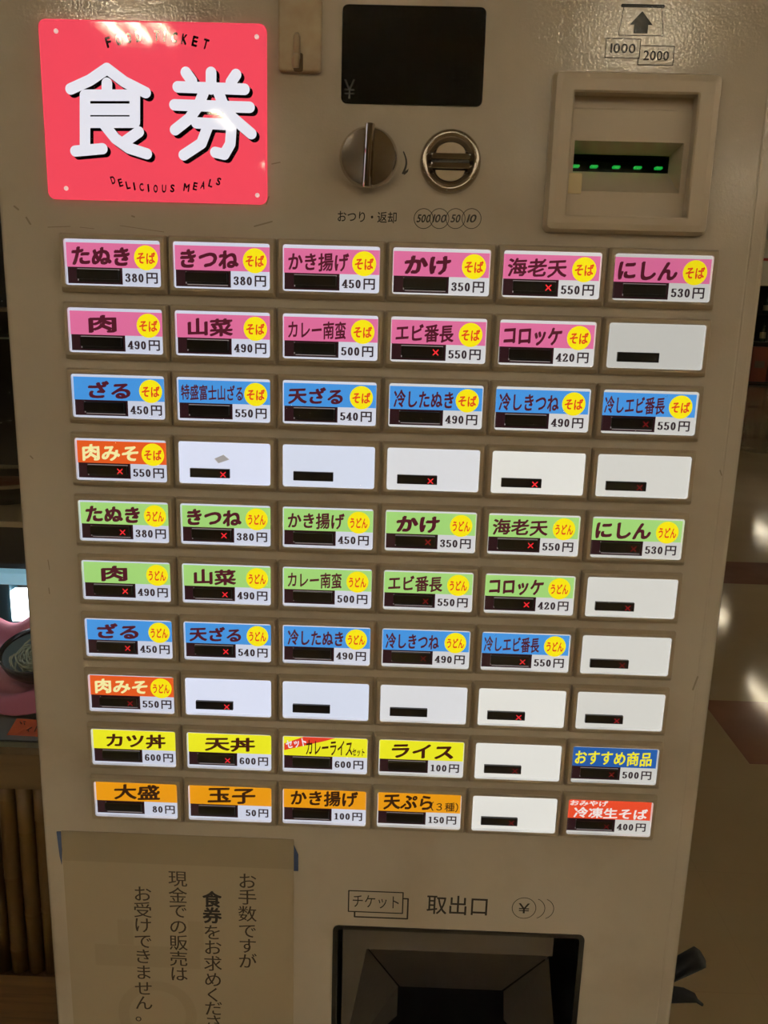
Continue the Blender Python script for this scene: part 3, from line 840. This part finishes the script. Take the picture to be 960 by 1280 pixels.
b = MB(); b.box(CXL, CXR, KY, KY + .5, cb1, cb0 - .004, FASCIA); lpart(b, 'counter_top', counter)
b = MB(); b.box(CXL, CXR, KY + .035, KY + .48, .0, cb1, WOODD); lpart(b, 'counter_body', counter)
b = MB(); b.box(CXL, CXR, KY + .004, KY + .035, .0, bm0 - .002, WOODD); lpart(b, 'base_board', counter)
pd = .0262; x = CXR - pd * .5 - .001; i = 0
rnd = random.Random(3)
while x > CXL + .02:
    r0 = pd * .485 * rnd.uniform(.93, 1.0)
    nodes_z = []; z = bm0 + rnd.uniform(.03, .12)
    while z < cb1 - .02: nodes_z.append(z); z += rnd.uniform(.12, .17)
    pr = [(r0, bm0)]
    for z in nodes_z: pr += [(r0, z - .006), (r0 * 1.07, z - .002), (r0 * .97, z), (r0 * 1.07, z + .002), (r0, z + .006)]
    pr.append((r0, cb1))
    b = MB(); b.lathe_z(x, KY + .018, pr, BAMBOO, 16, True, True)
    lpart(b, 'bamboo_pole', counter)
    x -= pd

# ------------------------------------------------------------------ glass food display case standing on the counter
SX0, SX1, SY0, SY1 = -1.05, -.302, KY + .02, KY + .48
case_z0 = cb0 - .004; case_z1 = 1.52; case_zb = at(20, 928, SY0).z
DARKM = mat('dark_case_lining', (14, 12, 11), 0.6)
ALU = mat('case_metal_trim', (150, 152, 140), 0.3, 0.8)
SHELFED = mat('cream_shelf_edge', (176, 158, 128), 0.5)
TEALM = mat('teal_painted_panel', (36, 72, 80), 0.5)
LAMPM = mat('case_lamp_diffuser', (255, 255, 255), 0.4, emit=(232, 244, 255), strength=CASE_LAMP)
case = thing('food_display_case', 'dark glass-fronted food sample case on the bamboo counter', 'display case', ((SX0 + SX1) / 2, (SY0 + SY1) / 2, case_z0))
GLASS = CLEAR
b = MB(); b.box(SX0, SX1, SY0, SY1, case_z0, case_zb, ALU); lpart(b, 'case_base', case)
b = MB(); b.box(SX0, SX1, SY1 - .01, SY1, case_zb, case_z1, DARKM); lpart(b, 'back_panel', case)
b = MB(); b.box(SX0, SX0 + .01, SY0 + .01, SY1 - .01, case_zb, case_z1, DARKM); lpart(b, 'side_panel', case)
b = MB(); b.box(SX1 - .008, SX1, SY0 + .01, SY1 - .01, case_zb, case_z1, DARKM); lpart(b, 'side_panel', case)
b = MB(); b.box(SX0, SX1, SY0, SY1, case_z1, case_z1 + .03, DARKM); lpart(b, 'case_top', case)
b = MB(); b.box(SX0 + .002, SX1 - .002, SY0 + .002, SY0 + .006, case_zb, case_z1, GLASS); lpart(b, 'glass_front', case, label='clear glass front')
SHY = SY0 + .03
s1 = at(10, 659, SHY).z; s1t = at(10, 652, SHY).z
b = MB(); b.box(SX0 + .01, SX1 - .008, SHY, SY1 - .01, s1, s1t, SHELFED); lpart(b, 'shelf', case, label='cream-edged middle shelf')
s2 = at(5, 424, SHY).z; s2t = at(5, 421.5, SHY).z
b = MB(); b.box(SX0 + .01, SX1 - .008, SHY, SY1 - .01, s2, s2t, mat('glass_shelf_edge', (120, 130, 118), .2)); lpart(b, 'shelf', case, label='thin upper shelf')
# lamp and blue rail under the middle shelf
LY = SY1 - .06
r0, r1 = at(20, 731, LY).z, at(20, 717, LY).z
RAIL = mat('pale_blue_rail', (150, 205, 225), 0.4, emit=(140, 190, 208), strength=.6)  # emission stands in for lamp light falling on the rail
b = MB(); b.box(SX0 + .012, SX1 - .01, LY, LY + .03, r0, r1, RAIL); lpart(b, 'painted_glow_rail', case, label='pale blue rail with a glow put in to look lit')
b = MB(); b.box(SX0 + .012, SX1 - .01, SHY + .06, LY - .004, at(10, 704, SHY + .06).z, s1, DARKM); lpart(b, 'drawer_box', case)
b = MB(); uz = at(10, 704, SHY + .06).z
b.tube([(SX0 + .06, SHY + .14, uz - .012), (SX1 - .03, SHY + .14, uz - .012)], .008, mat('added_case_fill', (255, 255, 255), .4, emit=(236, 244, 255), strength=4.0), 10)  # unseen tube added to brighten the bowl and cloth
lpart(b, 'added_fill_tube', case, label='unseen fill tube added under the shelf box')
l0, l1 = at(25, 777, LY), at(25, 739, LY); la, lb = at(13.5, 758, LY).x, at(44, 758, LY).x
b = MB(); b.rbox(la, lb, LY, LY + .02, l0.z, l1.z, .003, LAMPM, 3); lpart(b, 'lamp', case, label='glowing white lamp')
tx = at(12, 760, LY).x
b = MB(); b.box(SX0 + .012, tx, LY + .005, LY + .04, case_zb + .001, r0 - .001, TEALM); lpart(b, 'teal_panel', case)

# bowl of noodles
BY = SY0 + .19
bc = at(47, 811, BY)
BOWLM = mat('black_lacquer_bowl', (24, 22, 26), 0.25)
INNER = mat('dark_teal_glaze', (104, 130, 134), 0.35)
NOOD = mat('grey_green_noodles', (150, 158, 132), 0.5)
bowl = thing('noodle_bowl', 'black noodle bowl with grey-green noodles on pink cloth', 'bowl', (bc.x, bc.y, bc.z))
rb = .062
zb = bc.z - .052; BOWLP = [(.028, zb), (.03, zb + .006), (.044, zb + .014), (.056, zb + .03), (rb, zb + .052)]
b = MB()
b.lathe_z(bc.x, bc.y, BOWLP + [(rb - .003, zb + .053), (rb - .006, zb + .046)], BOWLM, 44, True); lpart(b, 'bowl_shell', bowl)
b = MB(); b.lathe_z(bc.x, bc.y, [(rb - .0055, zb + .047), (.053, zb + .03), (.046, zb + .022), (.001, zb + .02)], INNER, 44); lpart(b, 'glazed_inside', bowl)
b = MB(); rn = random.Random(5)
for k in range(46):
    a = rn.uniform(0, 6.28); R0 = rn.uniform(.012, .034); cx, cy = bc.x + rn.uniform(-.014, .014), bc.y + rn.uniform(-.014, .014); a1 = rn.uniform(1.5, 4.5); hz = zb + .030 + .012 * rn.random()
    b.tube([(cx + R0 * math.cos(a + a1 * t / 9), cy + R0 * math.sin(a + a1 * t / 9), hz + .004 * math.sin(t * 1.3 + k)) for t in range(10)], .0016, NOOD, 6)
o = lpart(b, 'noodles', bowl, False); o['kind'] = 'stuff'
bowl.rotation_euler = (math.radians(17), 0, 0)      # shown tipped towards the customer

# cloth with folds laid over the case floor
CLOTH = mat('pink_cloth', (196, 106, 116), 0.85); noise_bump(CLOTH, 300, .1)
base_z = case_zb
under = []
tilt = Matrix.Rotation(math.radians(17), 3, 'X')
for q0_, q1_ in zip(BOWLP[:-1], BOWLP[1:]):
    for s_ in (0, .5):
        r_, z_ = q0_[0] + (q1_[0] - q0_[0]) * s_, q0_[1] + (q1_[1] - q0_[1]) * s_ - bc.z
        under += [bc + tilt @ Vector((r_ * math.cos(2 * math.pi * k / 48), r_ * math.sin(2 * math.pi * k / 48), z_)) for k in range(48)]
under += [bc + tilt @ Vector((.014 * math.cos(k), .014 * math.sin(k), -.052)) for k in range(7)] + [bc + tilt @ Vector((0, 0, -.052))]
nx, ny = 90, 48; vs = []; fs = []
for j in range(ny + 1):
    for i in range(nx + 1):
        x = SX0 + .02 + (SX1 - .012 - SX0 - .02) * i / nx; t = j / ny; y = SY0 + .075 + (LY - .02 - SY0 - .075) * t
        z = base_z + .003 + .030 * t * t + .010 * (1 + math.sin(x * 60 + y * 25)) * (.25 + .75 * t) + .006 * (1 + math.sin(x * 23 - y * 70))
        near = [q for q in under if abs(q.x - x) < .013 and abs(q.y - y) < .013]
        if near:                                             # bunched up to carry the tilted bowl
            low = min(q.z for q in near) - .003; d_ = math.hypot(x - bc.x, y - bc.y)
            z = max(base_z + .001, low if d_ < .045 else min(z, low))
        vs.append((x, y, z))
for j in range(ny):
    for i in range(nx): k = j * (nx + 1) + i; fs.append((k, k + 1, k + nx + 2, k + nx + 1))
b = MB(); b.add(vs, fs, CLOTH, True); o = b.build('display_cloth'); tag(o, 'crumpled pink cloth spread under the noodle bowl', 'cloth')
md = o.modifiers.new('thick', 'SOLIDIFY'); md.thickness = .0008; md.offset = -1

# orange price card leaning at the front of the case
CARD = mat('orange_card', (216, 92, 36), 0.6); CARDINK = mat('card_ink', (60, 48, 22), 0.7)
cy_ = SY0 + .014
c0, c1, c2_, c3 = at(5, 924.5, cy_), at(50, 925, cy_), at(52, 900, cy_ + .03), at(21, 898, cy_ + .03)
card = thing('price_card', 'orange handwritten card lying in front of the noodle bowl', 'card', ((c0.x + c1.x) / 2, cy_, c0.z))
b = MB(); q = [c0, c1, c2_, c3]; b.add([tuple(v) for v in q] + [(v.x, v.y, v.z - .002) for v in q], [(0, 1, 2, 3), (4, 7, 6, 5), (0, 4, 5, 1), (1, 5, 6, 2), (2, 6, 7, 3), (3, 7, 4, 0)], CARD); lpart(b, 'card_sheet', card)
b = MB()
for (x, y_), (x2, y2) in (((25, 902), (27, 905)), ((29, 902), (32, 902)), ((30, 904), (31, 906)), ((33, 913), (40, 909)), ((35, 912), (36, 915)), ((43, 915), (46, 908))):
    f = lambda px, py: at(px, py, cy_ + .03 * (927 - py) / 28 - .0008)
    p, q2 = f(x, y_), f(x2, y2); b.tube([p, q2], .0007, CARDINK, 6)
lpart(b, 'pen_marks', card)

# dishes on the shelves
PLATE = mat('dark_stoneware', (26, 22, 20), 0.35); RIM = mat('cream_glazed_rim', (150, 132, 104), 0.4); REDF = mat('red_brown_food', (110, 48, 26), 0.5); noise_bump(REDF, 60, .6, .004)


def dish(px, py, Y, z, r, label, food=True):
    c = at(px, py, Y)
    t = thing('sample_dish', label, 'dish', (c.x, c.y, z), 'sample dishes on the case shelves')
    b = MB(); b.lathe_z(0, 0, [(r * .5, 0.0005), (r * .55, .006), (r * .8, .012), (r, .034), (r * .97, .036), (r * .78, .016), (r * .4, .012), (.001, .012)], PLATE, 40, True); b.build('dish_body', t)
    b = MB(); b.lathe_z(0, 0, [(r * 1.003, .032), (r * 1.01, .035), (r * .985, .0375), (r * .965, .0365)], RIM, 40); b.build('dish_rim', t)
    if food:
        b = MB(); n = 26
        prf = [(r * .74 * math.cos(k / 8 * 1.55), .014 + .022 * math.sin(k / 8 * 1.55)) for k in range(9)]
        b.lathe_z(0, 0, prf, REDF, n, False, True); b.build('food', t)
    return t


dish(8, 630, SY0 + .16, s1t, .075, 'dark rimmed dish of red-brown food on the middle case shelf')
dish(-2, 400, SY0 + .16, s2t, .06, 'dark rimmed dish on the thin upper case shelf')

# ------------------------------------------------------------------ push cart poking out behind the machine, right
GRIP = mat('black_rubber_grip', (12, 12, 12), 0.85, spec=.08); noise_bump(GRIP, 300, .3, .001)
CARTM = mat('dark_cart_tube', (60, 55, 50), 0.35, .7); BAG = mat('red_brown_cart_bag', (120, 52, 32), 0.7)
GY_ = .12
g0, g1 = at(826, 1221, GY_), at(875, 1196, GY_)
cart = thing('push_cart', 'folded push cart with black grip and brake lever right of the machine', 'cart', (.30, .18, 0))
b = MB(); d = (g1 - g0); e = g1 + d.normalized() * .003
b.tube([g0, g0 + d * .06, g0 + d * .5, g0 + d * .9, g1, e], [.0085, .0095, .0102, .0108, .0108, .006], GRIP, 18); lpart(b, 'hand_grip', cart)
b = MB(); lv = [at(820, 1242, GY_), at(840, 1243, GY_), at(855, 1244, GY_), at(866, 1247, GY_), at(871, 1251, GY_), at(878, 1256, GY_)]
b.tube(lv, [.0085, .0082, .0072, .0052, .0022, .0016], GRIP, 12); lpart(b, 'brake_lever', cart)
b = MB(); st = Vector((.292, .135, .56)); b.tube([g0, Vector((.293, .125, g0.z - .012)), Vector((.292, .13, .45)), Vector((.292, .17, .10))], .008, CARTM, 12)
b.tube([lv[0], Vector((.293, .126, lv[0].z))], .0055, CARTM, 10)
b.tube([Vector((.292, .17, .10)), Vector((.292, .32, .075))], .008, CARTM, 12)
b.tube([Vector((.292, .17, .10)), Vector((.292, .14, .05))], .007, CARTM, 12); lpart(b, 'cart_frame', cart)
b = MB(); bg = at(838, 1256, GY_ + .03)
b.loft([[(x, yv, z) for x, yv in ((.281, .145), (.281 + wd, .145), (.281 + wd, .30), (.281, .30))] for z, wd in ((.13, .05), (.30, .055), (bg.z - .05, .052), (bg.z - .01, .035), (bg.z + .0, .012))], BAG, True, True); lpart(b, 'cart_bag', cart)
for yv in (.14, .32):
    b = MB()
    b.loft([[(.292 + dx, yv + r_ * math.cos(2 * math.pi * k / 24), .05 + r_ * math.sin(2 * math.pi * k / 24)) for k in range(24)] for dx, r_ in ((-.008, .042), (-.006, .05), (.006, .05), (.008, .042))], GRIP, True, True, smooth=False); lpart(b, 'wheel', cart)

# ------------------------------------------------------------------ shop shelf far behind, right
QY = 16.2
qx0 = 5.6; qx1 = 7.8
shelf = thing('shop_shelf', 'tall dark shop shelf with cream header board far behind the machine', 'shelf', ((qx0 + qx1) / 2, QY + .25, 0))
SHELFM = mat('dark_shop_shelf', (92, 76, 54), 0.6); CREAMB = mat('cream_header_board', (226, 212, 186), 0.6); REDL = mat('red_header_line', (190, 62, 40), .6); SHD = mat('shelf_back_dark', (34, 28, 20), .7)
zt_, zr, zb_ = at(955, 292, QY).z, at(955, 324, QY).z, at(955, 357, QY).z
zmid, zup = at(945, 427, QY).z, at(945, 392, QY).z
b = MB(); b.box(qx0, qx1, QY - .02, QY + .03, zb_, zt_, CREAMB); b.box(qx0, qx1, QY - .022, QY - .02, zr - .03, zr + .02, REDL); lpart(b, 'header_board', shelf, label='cream board with a red line')
b = MB(); b.box(qx0 + .04, qx1 - .04, QY + .45, QY + .5, .02, zb_, SHD); lpart(b, 'shelf_back', shelf)
for x in (qx0, qx1 - .04): b = MB(); b.box(x, x + .04, QY, QY + .5, 0, zb_, SHD); lpart(b, 'shelf_side', shelf)
for z in (.06, zmid, zup):
    b = MB(); b.box(qx0 + .04, qx1 - .04, QY + .02, QY + .45, z - .025, z, SHD); lpart(b, 'shelf_board', shelf)
REDBOX = mat('red_brown_carton', (120, 56, 34), .6); GBOT = mat('dark_green_bottle', (34, 48, 34), .2); BOTL = mat('bottle_label', (150, 140, 110), .6)
for i in range(6):
    x = qx0 + .08 + i * .345; b = MB(); hh = zmid - .06 - .1 - .04 * (i % 3); b.rbox(x, x + .31, QY + .04, QY + .4, .061, .06 + hh, .008, REDBOX, 2)
    b.rect(x + .06, x + .25, .06 + hh * .4, .06 + hh * .6, QY + .0395, SHELFM)
    o = b.build('carton'); tag(o, 'red-brown carton on the lowest board of the far shop shelf', 'box', 'cartons on the far shop shelf')
for lv_, zz_, hgt in ((0, zmid, .40), (1, zup, .36)):
    for i in range(9):
        x = qx0 + .16 + i * .23; t = thing('bottle', 'dark green bottle on the %s board of the far shop shelf' % ('middle', 'upper')[lv_], 'bottle', (x, QY + .16, zz_ + .001), 'bottles on the %s board' % ('middle', 'upper')[lv_])
        k = hgt / .36
        b = MB(); b.lathe_z(0, 0, [(.05, 0), (.055, .01), (.055, .2 * k), (.04, .25 * k), (.018, .29 * k), (.017, .35 * k), (.02, .36 * k)], GBOT, 16, True, True); b.build('bottle_glass', t)
        b = MB(); b.lathe_z(0, 0, [(.0558, .06), (.0558, .16 * k)], BOTL, 16); b.build('bottle_label', t)
